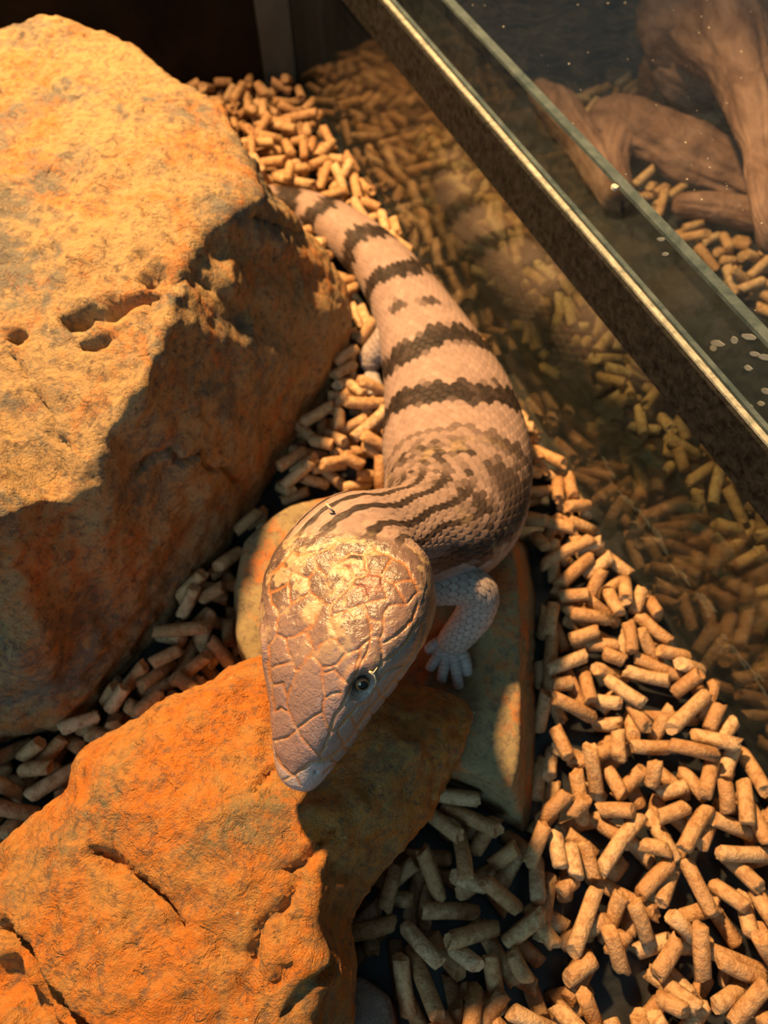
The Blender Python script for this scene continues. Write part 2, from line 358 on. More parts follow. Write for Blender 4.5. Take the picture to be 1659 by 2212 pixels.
tag(rock_left, 'tallest boulder, tan and rust crusted top, dark overhanging side', 'rock')

sil = [(560, 1414, .068), (450, 1472, .068), (280, 1562, .066), (180, 1640, .064), (150, 1705, .062), (60, 1785, .058), (-30, 1850, .056), (-160, 1960, .055), (-220, 2300, .055),
       (100, 2520, .055), (480, 2520, .055), (715, 2330, .052), (738, 2200, .052), (748, 2090, .052), (744, 1990, .056), (785, 1908, .058), (862, 1828, .058), (935, 1742, .060), (1000, 1625, .062), (1018, 1552, .060), (1004, 1518, .058), (930, 1492, .058), (800, 1452, .062)]
plate = [(560, 1452, .078), (465, 1510, .082), (320, 1600, .084), (240, 1670, .084), (215, 1740, .084), (130, 1830, .080), (70, 1930, .076), (30, 2050, .074), (60, 2260, .074),
         (250, 2400, .078), (470, 2390, .080), (640, 2260, .078), (672, 2160, .080), (680, 2060, .082), (672, 1960, .085), (690, 1860, .087), (740, 1790, .085), (810, 1720, .082), (880, 1630, .080), (925, 1570, .074), (910, 1540, .072), (850, 1515, .072), (740, 1480, .076)]
rock_front = rock('stone', [plate, sil, under(sil, 0.93, 0.022), under(sil, 0.80, -0.001)], M_rock_front, 0.0014,
    [(0.06, 0.0040, False), (0.022, 0.0024, True), (0.009, 0.0014, True), (0.0035, 0.0007, False)],
    carve=[([(190, 1835), (280, 1865), (345, 1910), (385, 1960), (400, 1985)], 20, 0.005), ([(0, 2010), (60, 2060), (110, 2130), (175, 2215)], 22, 0.006), ([(0, 2110), (60, 2170), (100, 2230)], 60, 0.007),
           ([(700, 1805), (650, 1860), (610, 1875)], 18, 0.004), ([(620, 1900), (600, 1960), (575, 2010), (545, 2080)], 17, 0.004), ([(690, 2090), (640, 2140), (590, 2180)], 14, 0.003), ([(610, 2085), (585, 2120)], 12, 0.003),
           ([(548, 1725), (556, 1690), (590, 1640)], 8, 0.0025), ([(495, 2020), (540, 2070), (520, 2140)], 30, 0.002)],
    lumps=[(480, 1820, 200, 0.004), (640, 2080, 90, 0.003), (330, 1720, 160, 0.002)], seed=9, smooth_it=3)
tag(rock_front, 'rust orange stone under the skink head, deeply creviced', 'rock')

slabT = [(625, 1090, .044), (750, 1066, .045), (900, 1070, .045), (1020, 1110, .045), (1108, 1180, .046), (1124, 1300, .046), (1124, 1480, .046), (1118, 1620, .045), (1106, 1706, .043), (985, 1652, .042), (860, 1620, .042), (700, 1560, .042), (560, 1480, .044), (516, 1380, .044), (508, 1260, .044), (530, 1170, .044)]
slabB = [(625, 1100, .0), (750, 1075, .0), (900, 1075, .0), (1050, 1110, .0), (1140, 1180, .0), (1156, 1300, .0), (1158, 1500, .0), (1154, 1690, .0), (1134, 1802, .0), (985, 1700, .0), (860, 1660, .0), (700, 1600, .0), (570, 1540, .0), (530, 1440, .0), (520, 1300, .0), (540, 1190, .0)]
slabM = [((a[0] + b[0]) / 2, (a[1] + b[1]) / 2, .022) for a, b in zip(slabT, slabB)]
rock_slab = rock('stone_slab', [slabT, slabM, [(u, v, -.001) for u, v, z in slabB]], M_rock_slab, 0.0013, [(0.05, 0.0020, False), (0.02, 0.0012, True), (0.007, 0.0005, False)], seed=21, smooth_it=8,
                 carve=[([(1132, 1360), (1138, 1480)], 8, 0.001)])
tag(rock_slab, 'flat grey and rust stone slab the skink forefoot stands on', 'rock')
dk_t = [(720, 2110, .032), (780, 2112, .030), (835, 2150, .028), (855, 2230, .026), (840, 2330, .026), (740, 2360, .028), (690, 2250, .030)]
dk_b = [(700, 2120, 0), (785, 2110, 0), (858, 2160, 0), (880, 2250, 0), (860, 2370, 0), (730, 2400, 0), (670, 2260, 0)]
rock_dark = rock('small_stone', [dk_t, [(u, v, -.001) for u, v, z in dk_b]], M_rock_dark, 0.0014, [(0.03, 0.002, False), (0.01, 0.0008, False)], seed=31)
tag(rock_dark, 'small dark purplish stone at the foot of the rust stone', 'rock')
rock_objs = [rock_left, rock_front, rock_slab, rock_dark]

# ------------------------------------------------------------------ the skink
def pchip(x, y, xq):
    x = np.asarray(x, float); y = np.asarray(y, float); h = np.diff(x); dl = np.diff(y) / h; m = np.zeros_like(y)
    for i in range(1, len(x) - 1):
        if dl[i - 1] * dl[i] > 0:
            w1 = 2 * h[i] + h[i - 1]; w2 = h[i] + 2 * h[i - 1]; m[i] = (w1 + w2) / (w1 / dl[i - 1] + w2 / dl[i])
    m[0] = dl[0]; m[-1] = dl[-1]
    k = np.clip(np.searchsorted(x, xq) - 1, 0, len(x) - 2); t = (xq - x[k]) / h[k]
    return ((1 + 2 * t) * (1 - t) ** 2 * y[k] + t * (1 - t) ** 2 * h[k] * m[k] + t * t * (3 - 2 * t) * y[k + 1] + t * t * (t - 1) * h[k] * m[k + 1])
def smooth1(a, k, it=1):
    for _ in range(it):
        b = np.concatenate([np.repeat(a[:1], k, 0), a, np.repeat(a[-1:], k, 0)]); c = np.cumsum(np.concatenate([np.zeros_like(b[:1]), b]), 0)
        a = (c[2 * k + 1:] - c[:-2 * k - 1]) / (2 * k + 1)
    return a
# u, v of the section centre, height, half width px, height/width up, down, roll deg
SEC = [(640, 1704, .1010, 0, .80, .80, 33), (640, 1702, .1011, 16, .80, .80, 33), (640.5, 1699, .1013, 26, .80, .80, 33), (641, 1694, .1016, 35, .80, .80, 33), (642, 1686, .102, 43, .80, .80, 33), (646, 1671, .103, 52, .80, .80, 33),
       (652, 1652, .104, 60, .82, .80, 33), (661, 1624, .1055, 72, .86, .80, 33), (672, 1585, .108, 88, .86, .80, 33), (685, 1537, .111, 108, .82, .78, 33), (697, 1488, .114, 131, .76, .72, 33), (711, 1440, .117, 154, .68, .62, 32),
       (724, 1392, .1195, 172, .62, .56, 31), (739, 1344, .121, 184, .58, .52, 29), (752, 1296, .122, 186, .56, .50, 26), (761, 1247, .1215, 177, .58, .50, 22), (773, 1208, .119, 156, .62, .55, 17), (785, 1182, .1155, 138, .68, .62, 12),
       (822, 1168, .1075, 116, .80, .80, 6), (874, 1158, .096, 112, .85, .85, 2), (942, 1146, .080, 136, .80, .84, 0), (984, 1080, .062, 155, .76, .84, 0), (987, 985, .045, 158, .74, .86, 0), (974, 890, .036, 143, .76, .90, 0),
       (942, 790, .031, 116, .80, .92, 0), (899, 690, .027, 88, .86, .95, 0), (847, 602, .023, 68, .92, .95, 0), (776, 526, .019, 56, .95, .95, 0), (692, 470, .0155, 45, 1, .95, 0), (600, 434, .012, 30, 1, 1, 0), (520, 425, .008, 17, 1, 1, 0), (455, 440, .005, 3, 1, 1, 0)]
N_HEAD = 17
cen = np.array([P(a, b, c) for a, b, c, *_ in SEC]); par = np.concatenate([[0], np.cumsum(np.linalg.norm(np.diff(cen, axis=0), axis=1))])
SN = par[N_HEAD]                                                # arc length at the nape
ss = np.concatenate([[0, .00004, .00012, .00025, .00045, .0007], np.arange(.001, SN + .004, .00034), np.arange(SN + .0044, par[-1], .00058)])
cc = np.stack([pchip(par, cen[:, i], ss) for i in range(3)], 1)
cs = smooth1(cc, 14, 2); wl = sstep(0.004, 0.012, ss)[:, None]; cc = cc * (1 - wl) + cs * wl
S5 = np.array(SEC)
hwpx = pchip(par, S5[:, 3], ss); ku = pchip(par, S5[:, 4], ss); kd = pchip(par, S5[:, 5], ss); roll = np.radians(pchip(par, S5[:, 6], ss))
tan = np.gradient(cs, axis=0); tan /= np.linalg.norm(tan, axis=1)[:, None]; tan = smooth1(tan, 25, 2)
tan[:60] = tan[60]; tan /= np.linalg.norm(tan, axis=1)[:, None]
wh = sstep(SN + .030, SN - .004, ss) if False else 1 - sstep(SN - .004, SN + .030, ss)
toC = C0 - cc; toC /= np.linalg.norm(toC, axis=1)[:, None]
def orth(v): v = v - (v * tan).sum(1)[:, None] * tan; return v / np.linalg.norm(v, axis=1)[:, None]
c1 = orth(toC); r1 = np.cross(tan, c1)
dh = np.cos(roll)[:, None] * c1 - np.sin(roll)[:, None] * r1
dor = orth(dh * wh[:, None] + orth(np.tile(Z, (len(ss), 1))) * (1 - wh)[:, None]); lat = np.cross(tan, dor)
nexp = 2.0 + 0.75 * (1 - sstep(SN - .02, SN + .01, ss)) * sstep(.002, .02, ss) + 0.15
mm = nexp / (nexp - 1)
scale_px = proj(cc)[:, 2] / F
phi = roll * wh
wid = hwpx * scale_px / ((np.cos(phi) ** mm + ((ku + kd) / 2 * np.abs(np.sin(phi))) ** mm) ** (1 / mm))
NT_ = 420
th = np.linspace(0, 2 * np.pi, NT_, endpoint=False)            # 0 = dorsal midline, + towards image right
ct, st = np.cos(th), np.sin(th)
ex = 2 / nexp[:, None]
X = np.sign(st) * np.abs(st)[None] ** ex; Y = np.sign(ct) * np.abs(ct)[None] ** ex
hgt = np.where(Y > 0, (ku * wid)[:, None], (kd * wid)[:, None])
pos = cc[:, None] + lat[:, None] * (X * wid[:, None])[..., None] + dor[:, None] * (Y * hgt)[..., None]
nr, nc = pos.shape[:2]
def grid_normals(p):
    a = np.gradient(p, axis=0); b = np.roll(p, -1, 1) - np.roll(p, 1, 1); n = np.cross(b, a); n /= np.linalg.norm(n, axis=2)[..., None] + 1e-12
    c = p.mean(1, keepdims=True); s = np.sign(((p - c) * n).sum(2)[..., None]); s[s == 0] = 1
    return n * s
nrm = grid_normals(pos)
flat = pos.reshape(-1, 3); fn = nrm.reshape(-1, 3)
pxy = proj(flat).reshape(nr, nc, 3)
# --- head shields: seams traced as lines on the head
def T(pts): return [(540 + x / 3.686, 1130 + y / 3.686) for x, y in pts]
SEAMS = [T(l) for l in [
    [(175, 1800), (240, 1930), (310, 2005), (345, 2012), (400, 1975), (470, 1930), (520, 1908), (600, 1898)], [(345, 2012), (410, 2100)], [(345, 2012), (235, 2062)],
    [(195, 1728), (300, 1698), (380, 1640), (420, 1730), (490, 1800), (555, 1845), (600, 1898)], [(555, 1845), (600, 1780), (640, 1640)],
    [(380, 1640), (470, 1570), (580, 1500), (620, 1620), (632, 1660)], [(380, 1640), (300, 1510), (240, 1470), (185, 1500)],
    [(300, 1510), (285, 1420), (320, 1310), (380, 1190), (450, 1080), (520, 1060)], [(580, 1500), (588, 1400), (572, 1280), (560, 1150), (520, 1060)],
    [(632, 1660), (690, 1520), (770, 1400), (820, 1270), (880, 1130), (955, 970), (970, 900)],
    [(588, 1400), (640, 1358), (725, 1358)], [(572, 1200), (660, 1165), (740, 1235), (780, 1270)], [(560, 1150), (680, 1125), (770, 1030), (860, 1000), (955, 925)], [(860, 1000), (870, 1060), (850, 1160)],
    [(520, 1060), (565, 960), (640, 920), (700, 930), (770, 1020)], [(450, 1080), (510, 1000), (470, 900), (430, 855)],
    [(210, 880), (290, 925), (320, 1050), (350, 1150), (380, 1190)], [(165, 1155), (250, 1130), (335, 1105)], [(175, 1290), (260, 1275), (290, 1390)], [(210, 880), (160, 960), (140, 1100), (170, 1290), (185, 1500)],
    [(210, 870), (230, 740), (330, 640), (480, 570), (575, 625), (560, 700), (500, 780), (420, 860), (290, 920)],
    [(575, 625), (640, 660), (640, 760), (660, 850), (700, 930)], [(500, 780), (465, 860), (510, 1000)],
    [(640, 760), (690, 720), (760, 700), (900, 640), (1090, 600)], [(900, 640), (945, 760), (960, 900)], [(945, 760), (1070, 790)],
    [(640, 660), (720, 580), (800, 500), (840, 430), (770, 350), (640, 320)], [(800, 500), (900, 520), (940, 600)], [(840, 430), (940, 400), (1050, 430), (1090, 600)],
    [(575, 625), (470, 540), (450, 440), (530, 350), (600, 420), (620, 560), (575, 625)], [(530, 350), (500, 250), (640, 190), (720, 300), (640, 320)], [(720, 300), (800, 230), (900, 250), (940, 400)], [(900, 250), (1000, 200), (1130, 260), (1050, 430)],
    [(450, 440), (330, 380), (260, 330), (330, 240), (500, 250)], [(330, 380), (300, 480), (330, 640)], [(260, 330), (170, 420), (150, 560), (230, 740)], [(150, 560), (300, 480)],
    [(970, 900), (1040, 905), (1060, 870), (1075, 700), (1100, 660), (1250, 640), (1350, 540)], [(1045, 960), (1150, 905), (1290, 770), (1340, 650)], [(1055, 1110), (1200, 1005), (1300, 860), (1345, 780)], [(1040, 905), (1050, 1020), (1055, 1130), (1010, 1190)],
    [(1050, 430), (1150, 480), (1250, 640)], [(1130, 260), (1230, 330), (1350, 540)], [(1150, 480), (1290, 450)],
    # side of the head and lips
    [(600, 1898), (700, 1800), (800, 1690), (900, 1560), (1030, 1420), (1150, 1290), (1270, 1110), (1340, 960), (1370, 800)], [(632, 1660), (700, 1640), (800, 1520), (850, 1470), (960, 1430), (1010, 1300), (1090, 1200), (1270, 1110)],
    [(600, 1985), (720, 1890), (830, 1760), (960, 1600), (1100, 1450), (1230, 1270), (1340, 1080), (1400, 900)],
    [(640, 1860), (700, 1905)], [(735, 1765), (790, 1805)], [(840, 1640), (890, 1690)], [(950, 1505), (1000, 1555)], [(1060, 1385), (1120, 1430)], [(1170, 1260), (1220, 1290)], [(800, 1520), (850, 1625)], [(700, 1640), (735, 1765)], [(1010, 1300), (1060, 1385)]]]
# the far side of the head takes the mirror image of the near side
facing = ((C0 - flat) * fn).sum(1).reshape(nr, nc) / np.linalg.norm(C0 - flat, axis=1).reshape(nr, nc)
mir = (-np.arange(nc)) % nc
left = (th > np.pi)[None] & (facing < 0.22)
spx = np.where(left[..., None], pxy[:, mir], pxy)[..., :2]
# warp the traced lines a little so that seams are not ruler straight
fp = flat.reshape(nr, nc, 3)
nw = np.stack([vnoise(flat / .003, 5), vnoise(flat / .003, 6)], -1).reshape(nr, nc, 2) * 3.2
head_row = ss < SN + .006
sd = np.full((nr, nc), 60.0)
sd[head_row] = polydist((spx + nw)[head_row].reshape(-1, 2), SEAMS).reshape(-1, nc)
below = (np.abs(th - np.pi) < 1.0)[None] & np.ones((nr, 1), bool)
hm = (1 - sstep(SN - .014, SN - .009, ss))[:, None]             # 1 on the head, 0 on the body
groove = 1 - sstep(0.8, 5.2, sd); plate_h = sstep(1, 20, sd)
disp_head = -0.00036 * groove + 0.00012 * plate_h
# --- body scales
PS = 0.0040; NCOL = 42
q = (ss - SN + .03)[:, None] / PS + np.zeros((1, nc)); j = np.floor(q)
q = q + 0.0
def cell(i):
    c = th[None] / (2 * np.pi) * NCOL + 0.5 * (i % 2); k = np.round(c); return k, c - k
kA, bA = cell(j - 1); bul = 0.62 * (1 - (2 * np.abs(bA)) ** 2.2)
useA = q < j + bul
i_row = np.where(useA, j - 1, j); kB, bB = cell(j); kk = np.where(useA, kA, kB) % NCOL; bb = np.where(useA, bA, bB)
bulge = 0.62 * (1 - (2 * np.abs(bb)) ** 2.2); aa = np.clip((q - i_row) / (1 + bulge), 0, 1)
edge = np.minimum((1 - aa) * 1.6, 1.0)
disp_body = 0.00058 * aa ** 1.2 * (1 - (2 * np.abs(bb)) ** 4 * .7) - 0.00030 * (1 - sstep(0, .12, 1 - aa)) - .00018 * sstep(.38, .5, np.abs(bb)) * (aa < .6)
rid = _hash(i_row.astype(np.int64).ravel(), kk.astype(np.int64).ravel(), np.zeros(nr * nc, np.int64), 5).reshape(nr, nc)
sz = np.clip(wid / .030, .25, 1)[:, None]
tip = sstep(0, .006, ss)[:, None]
disp = (disp_head * hm + disp_body * sz * (1 - hm)) * tip
# eye socket and brow on both sides
def near_px(u, v):
    d2 = (pxy[..., 0] - u) ** 2 + (pxy[..., 1] - v) ** 2 + (facing < 0.05) * 1e9
    return np.unravel_index(np.argmin(d2), d2.shape)
er, ec = near_px(784, 1485)
eye_at = [(er, ec), (er, (-ec) % nc)]
for (a, b) in eye_at:
    c = pos[a, b]; v = pos - c; al = (v * tan[a]).sum(2); pe = np.linalg.norm(v - al[..., None] * tan[a], axis=2)
    d_ = np.sqrt((al / .0062) ** 2 + (pe / .0042) ** 2)
    brow = np.clip((v @ dor[a]) / .003, 0, 1); disp = disp - 0.0024 * (1 - sstep(.35, .95, d_)) + .0011 * brow * np.exp(-((d_ - 1.1) / .25) ** 2)
# nostril
nr_, nc_ = near_px(684, 1668)
for (a, b) in ((nr_, nc_), (nr_, (-nc_) % nc)):
    disp = disp - .0009 * (1 - sstep(.0004, .0011, np.linalg.norm(pos - pos[a, b], axis=2)))
# lumpy crown
ln = vnoise(flat / .012, 91).reshape(nr, nc)
cr = fbm(flat / .0022, 95, 3).reshape(nr, nc); cr2 = fbm(flat / .006, 97, 3, True).reshape(nr, nc)
disp = disp + hm * tip * (.0006 * ln + sstep(.40, .62, ss / SN)[:, None] * (.00028 * cr + .00030 * cr2) * (np.abs(th - np.pi) > 1.9)[None])
# keep a thin mouth line (already a seam) and fold at the neck
body_pos = pos + nrm * disp[..., None]

# --- colours
def rgb(*c): return np.array(c)
n_a = fbm(flat / .010, 41, 4).reshape(nr, nc); n_b = fbm(flat / .0035, 47, 3).reshape(nr, nc); n_c = fbm(flat / .0016, 49, 3).reshape(nr, nc)
def lerp(a, b, t): return a + (b - a) * t[..., None]
tan_c = rgb(.30, .215, .185); dark_c = rgb(.009, .007, .006); belly = rgb(.31, .275, .27)
thw = np.where(th > np.pi, th - 2 * np.pi, th)                  # -pi..pi, 0 at the spine
# scale-centre coordinates give the bands their stepped edges
s_sc = (i_row + 0.75) * PS + SN - .03
t_sc = ((kk - 0.5 * (i_row % 2)) / NCOL * 2 * np.pi + np.pi) % (2 * np.pi) - np.pi
def s_at(u, v):
    p_ = proj(cc + dor * (ku * wid)[:, None]); return ss[np.argmin((p_[:, 0] - u) ** 2 + (p_[:, 1] - v) ** 2)]
bands = [(s_at(965, 930) - .002, .0035, .55, .7), (s_at(958, 846), .0105, 1.0, 9), (s_at(940, 735), .0100, 1.0, 9), (s_at(868, 575), .0085, 1.0, 9), (s_at(800, 500), .0090, 1.0, 9), (s_at(700, 440), .0075, 1.0, 9), (s_at(625, 420), .012, 1.0, 9)]
dk = np.zeros((nr, nc))
for b0, hw, st_, _ in bands:
    wob = .0030 * np.sin(t_sc * 3 + b0 * 900) + .0022 * rid
    dk = np.maximum(dk, st_ * (1 - sstep(hw * .75, hw, np.abs(s_sc - b0 + wob))))
# broken patches between the bands
for (u, v, rs, rt_, tc) in [(865, 668, .0050, .22, -.55), (922, 645, .0050, .20, .15), (1010, 990, .008, .55, .75), (1075, 1010, .012, .45, .95), (1060, 930, .006, .5, .7)]:
    s0 = s_at(u, v); dk = np.maximum(dk, .85 * (1 - sstep(.7, 1.15, np.sqrt(((s_sc - s0) / rs) ** 2 + ((t_sc - tc) / rt_) ** 2) + .25 * rid)))
# long dark stripes on the neck, between scale rows
neck = sstep(SN - .016, SN - .012, ss) * (1 - sstep(SN + .050, SN + .075, ss))
for k_ in (-.98, -.60, -.22, .16, .54):
    wv = .080 + .018 * np.sin(ss * 1500 + k_ * 9)
    line = 1 - sstep(.75, 1.0, np.abs(thw[None] - k_) / (wv[:, None] * (1.0 + .22 * n_b)))
    dk = np.maximum(dk, line * neck[:, None] * (.95 if k_ != .54 else .9))
# broad black side stripe behind the neck fold
sb = 1 - sstep(.7, 1.1, np.abs(t_sc - (1.32 - 3.0 * (s_sc - SN - .02))) / .27 + .28 * rid)
dk = np.maximum(dk, .93 * sb * (sstep(SN - .004, SN + .006, s_sc)) * (1 - sstep(SN + .055, SN + .075, s_sc)))
sb2 = 1 - sstep(.7, 1.1, np.abs(t_sc + 1.45) / .2 + .28 * rid)
dk = np.maximum(dk, .9 * sb2 * (sstep(SN - .004, SN + .006, s_sc)) * (1 - sstep(SN + .055, SN + .075, s_sc)))
# mottled brown saddle over the shoulders
mott = sstep(SN + .030, SN + .050, ss) * (1 - sstep(SN + .085, SN + .105, ss))
dk = np.maximum(dk, mott[:, None] * np.clip(.50 + .62 * rid + .5 * n_a, 0, .92) * (np.abs(t_sc) < 1.35))
flank = sstep(1.25, 1.75, np.abs(t_sc))
base = lerp(np.broadcast_to(tan_c, (nr, nc, 3)), belly, flank) * (1 + .12 * rid + .08 * n_b)[..., None]
dk = dk * np.clip(1.05 + .16 * np.minimum(rid, 0) + .15 * np.minimum(n_b, 0), 0, 1) * (1 - .9 * sstep(1.7, 2.0, np.abs(t_sc)))
dk = np.maximum(dk, .45 * flank * sstep(.35, .6, n_a))
bodyc = lerp(base, dark_c * np.ones((nr, nc, 1)) * (1 + .5 * rid)[..., None] + .002, dk)
# scurf of dry shed skin on the shoulder
sc = mott[:, None] * sstep(.15, .5, n_a + .4 * n_b) * .45; bodyc = lerp(bodyc, rgb(.50, .36, .20), sc)
# head
tt = ss / SN
side = sstep(.95, 1.35, np.abs(thw))[None] * np.ones((nr, 1))
hb = lerp(np.broadcast_to(rgb(.27, .175, .14), (nr, nc, 3)), rgb(.31, .195, .165), sstep(.55, .15, tt) * np.ones((nr, nc)) if False else (1 - sstep(.15, .55, tt))[:, None] * np.ones((1, nc)))
hb = lerp(hb, rgb(.265, .215, .19), side)
hb = lerp(hb, rgb(.055, .038, .030), (sstep(.48, .72, tt)[:, None] * np.clip(.70 + .9 * n_a, 0, 1)))
ros = (1 - sstep(.085, .10, tt + .03 * np.cos(thw * 1)[None][0].mean()))
noseline = polydist(spx.reshape(-1, 2), [SEAMS[0]]).reshape(nr, nc)
def below_nose():
    a = np.array(SEAMS[0]); yy = np.interp(spx[..., 0], a[:, 0], a[:, 1]); return spx[..., 1] > yy
hb = lerp(hb, rgb(.42, .34, .32), np.where(below_nose() & (tt < .2)[:, None], 1.0, 0) * sstep(0, 6, noseline))
seamc = np.broadcast_to(rgb(.42, .17, .055), (nr, nc, 3))
seamc = lerp(seamc, rgb(.46, .33, .21), (np.clip(1.2 * n_b + .12, 0, 1)) * (1 - .6 * side) * (1 - .7 * sstep(.6, .85, tt))[:, None])
SEAMC = seamc
dustm = sstep(.42, .62, tt)[:, None] * sstep(.04, .22, n_a * .7 + .85 * n_b + .04) * (1 - .85 * side)
hb = lerp(hb, rgb(.46, .33, .185), .88 * dustm)
blk = sstep(.55, .75, tt)[:, None] * sstep(.28, .42, n_c * .8 + n_b * .35); hb = lerp(hb, rgb(.045, .030, .025), .75 * blk)
hb = lerp(hb, SEAMC, .85 * (1 - sstep(1.0, 4.6, sd)))
red = ((pxy[..., 0] - 800) ** 2 + (pxy[..., 1] - 1255) ** 2 < 34 ** 2) | ((pxy[..., 0] - 872) ** 2 + (pxy[..., 1] - 1292) ** 2 < 22 ** 2) | ((pxy[..., 0] - 762) ** 2 + (pxy[..., 1] - 1210) ** 2 < 20 ** 2)
hb = lerp(hb, rgb(.16, .035, .025), np.where(red, .75, 0) * sstep(.0, .25, n_b))
fine = sstep(.48, .6, n_c); hb = lerp(hb, rgb(.62, .47, .32), .4 * fine * (1 - side))
sock = np.zeros((nr, nc))
for (a, b) in eye_at: sock = np.maximum(sock, 1 - sstep(.0027, .0033, np.linalg.norm(pos - pos[a, b], axis=2)))
hb = lerp(hb, rgb(.03, .024, .022), .92 * sock)
colr = np.clip(hb * hm[..., None] + bodyc * (1 - hm)[..., None], .005, 1)
gloss = np.clip(.35 + .65 * hm * np.ones((1, nc)) * (1 - .5 * dustm) , 0, 1)

# --- assemble one continuous skin, legs joined in
V = [body_pos.reshape(-1, 3)]; CL = [colr.reshape(-1, 3)]; GL = [gloss.ravel()]; Q = []; nvt = nr * nc
i0 = np.arange(nr - 1)[:, None] * nc; j0 = np.arange(nc)[None]; j1 = (j0 + 1) % nc
Q.append(np.stack([i0 + j0, i0 + nc + j0, i0 + nc + j1, i0 + j1], -1).reshape(-1, 4))
def limb(path, n_ring, n_len, psc, ncol, base_col, tipc=None, upv=(0, 0, 1), ring_scales=False, flat_k=1.0):
    """path: (point, radius) list; a scaled tube with rounded end"""
    global nvt
    pts = np.array([p for p, r in path]); rad = np.array([r for p, r in path])
    pr_ = np.concatenate([[0], np.cumsum(np.linalg.norm(np.diff(pts, axis=0), axis=1))]); Ltot = pr_[-1]
    x = np.linspace(0, Ltot, n_len); c = np.stack([pchip(pr_, pts[:, i], x) for i in range(3)], 1); c = smooth1(c, max(1, n_len // 22), 2) if n_len > 30 else c
    r = pchip(pr_, rad, x); endr = rad[-1]; r = r * np.sqrt(np.clip(1 - np.clip((x - (Ltot - endr)) / endr, 0, 1) ** 2, 0.0004, 1))
    t = np.gradient(c, axis=0); t /= np.linalg.norm(t, axis=1)[:, None]
    u = np.array(upv, float)[None] - (t @ np.array(upv, float))[:, None] * t; u /= np.linalg.norm(u, axis=1)[:, None]; l_ = np.cross(t, u)
    a = np.linspace(0, 2 * np.pi, n_ring, endpoint=False)
    dirv = u[:, None] * np.cos(a)[None, :, None] * flat_k + l_[:, None] * np.sin(a)[None, :, None]
    qq = x[:, None] / psc + np.zeros((1, n_ring)); jj = np.floor(qq)
    if ring_scales:
        f = qq - jj; dd = np.sin(np.pi * f) ** .6; h = (dd - .5) * .00036; seam = 1 - sstep(0, .35, dd); rr = _hash(jj.astype(int).ravel(), jj.astype(int).ravel() * 0, jj.astype(int).ravel() * 0, 8).reshape(jj.shape)
    else:
        def cl(i):
            cq = a[None] / (2 * np.pi) * ncol + .5 * (i % 2); k = np.round(cq); return k, cq - k
        k1, b1 = cl(jj - 1); bu = .7 * (1 - (2 * np.abs(b1)) ** 2); ua = qq < jj + bu; ir = np.where(ua, jj - 1, jj); k2, b2 = cl(jj); kq = np.where(ua, k1, k2) % ncol; bq = np.where(ua, b1, b2)
        ar = np.clip((qq - ir) / (1 + .7 * (1 - (2 * np.abs(bq)) ** 2)), 0, 1)
        h = .00034 * (ar * (1 - (2 * np.abs(bq)) ** 4 * .8)); seam = np.maximum(1 - sstep(.03, .20, 1 - ar), .9 * sstep(.41, .49, np.abs(bq)) * (ar < .62)); h = h - .0002 * seam
        rr = _hash(ir.astype(int).ravel(), kq.astype(int).ravel(), kq.astype(int).ravel() * 0, 9).reshape(ir.shape)
    p_ = c[:, None] + dirv * (r[:, None] + h * np.clip(r / .004, .2, 1)[:, None])[..., None]
    colv = np.broadcast_to(np.array(base_col), p_.shape) * (1 + .10 * rr)[..., None] * np.ones(p_.shape)
    if tipc is not None: colv = lerp(colv, np.array(tipc) * np.ones(p_.shape), np.broadcast_to(sstep(Ltot - endr * 3.0, Ltot - endr * 1.4, x)[:, None], seam.shape))
    colv = lerp(colv, np.array((.10, .065, .05)) * np.ones(p_.shape), .85 * seam)
    V.append(p_.reshape(-1, 3)); CL.append(np.clip(colv, .01, 1).reshape(-1, 3)); GL.append(np.full(n_len * n_ring, .45))
    ii = np.arange(n_len - 1)[:, None] * n_ring + nvt; jq = np.arange(n_ring)[None]; jn = (jq + 1) % n_ring
    Q.append(np.stack([ii + jq, ii + jn, ii + n_ring + jn, ii + n_ring + jq], -1).reshape(-1, 4)); nvt += n_len * n_ring
LEG = (.40, .33, .29); TOE = (.36, .33, .315); CLAW = (.37, .35, .34)
def foot(wrist, toes, r, col=TOE, tipc=CLAW):
    for pts in toes: limb([(np.array(p), rr) for p, rr in pts], 36, 110, .0016, 8, col, tipc, ring_scales=True)
# right foreleg, standing on the slab
limb([(P(880, 1262, .082), .0085), (P(945, 1262, .080), .0076), (P(1005, 1264, .078), .0074), (P(1036, 1286, .073), .0075), (P(1028, 1320, .067), .0072), (P(1002, 1358, .059), .0066), (P(974, 1392, .052), .0058), (P(966, 1412, .0490), .0052)],
     204, 460, .0031, 17, LEG, upv=(-.1, -.5, .85), flat_k=.97)
foot(None, [[(P(955, 1388, .051), .0030), (P(938, 1394, .051), .0024), (P(920, 1408, .0485), .0019)],
            [(P(958, 1396, .051), .0034), (P(943, 1422, .0505), .0022), (P(924, 1450, .0475), .0019)],
            [(P(965, 1402, .051), .0036), (P(960, 1436, .0500), .0022), (P(952, 1478, .0470), .0019)],
            [(P(976, 1404, .051), .0036), (P(984, 1440, .0500), .0023), (P(991, 1492, .0470), .0020)],
            [(P(988, 1402, .051), .0032), (P(1004, 1424, .0510), .0023), (P(1010, 1462, .0475), .0020)]], .002)
# left foreleg, under the head on the slab
limb([(P(800, 1215, .090), .0085), (P(740, 1235, .078), .0082), (P(700, 1260, .066), .0078), (P(705, 1300, .057), .0066), (P(715, 1325, .0500), .0052)], 48, 120, .0030, 17, LEG)
foot(None, [[(P(712, 1318, .0505), .0034), (P(712 + dx * .6, 1350, .0495), .0022), (P(712 + dx, 1385, .0475), .0018)] for dx in (-45, -22, 0, 22, 42)], .002)
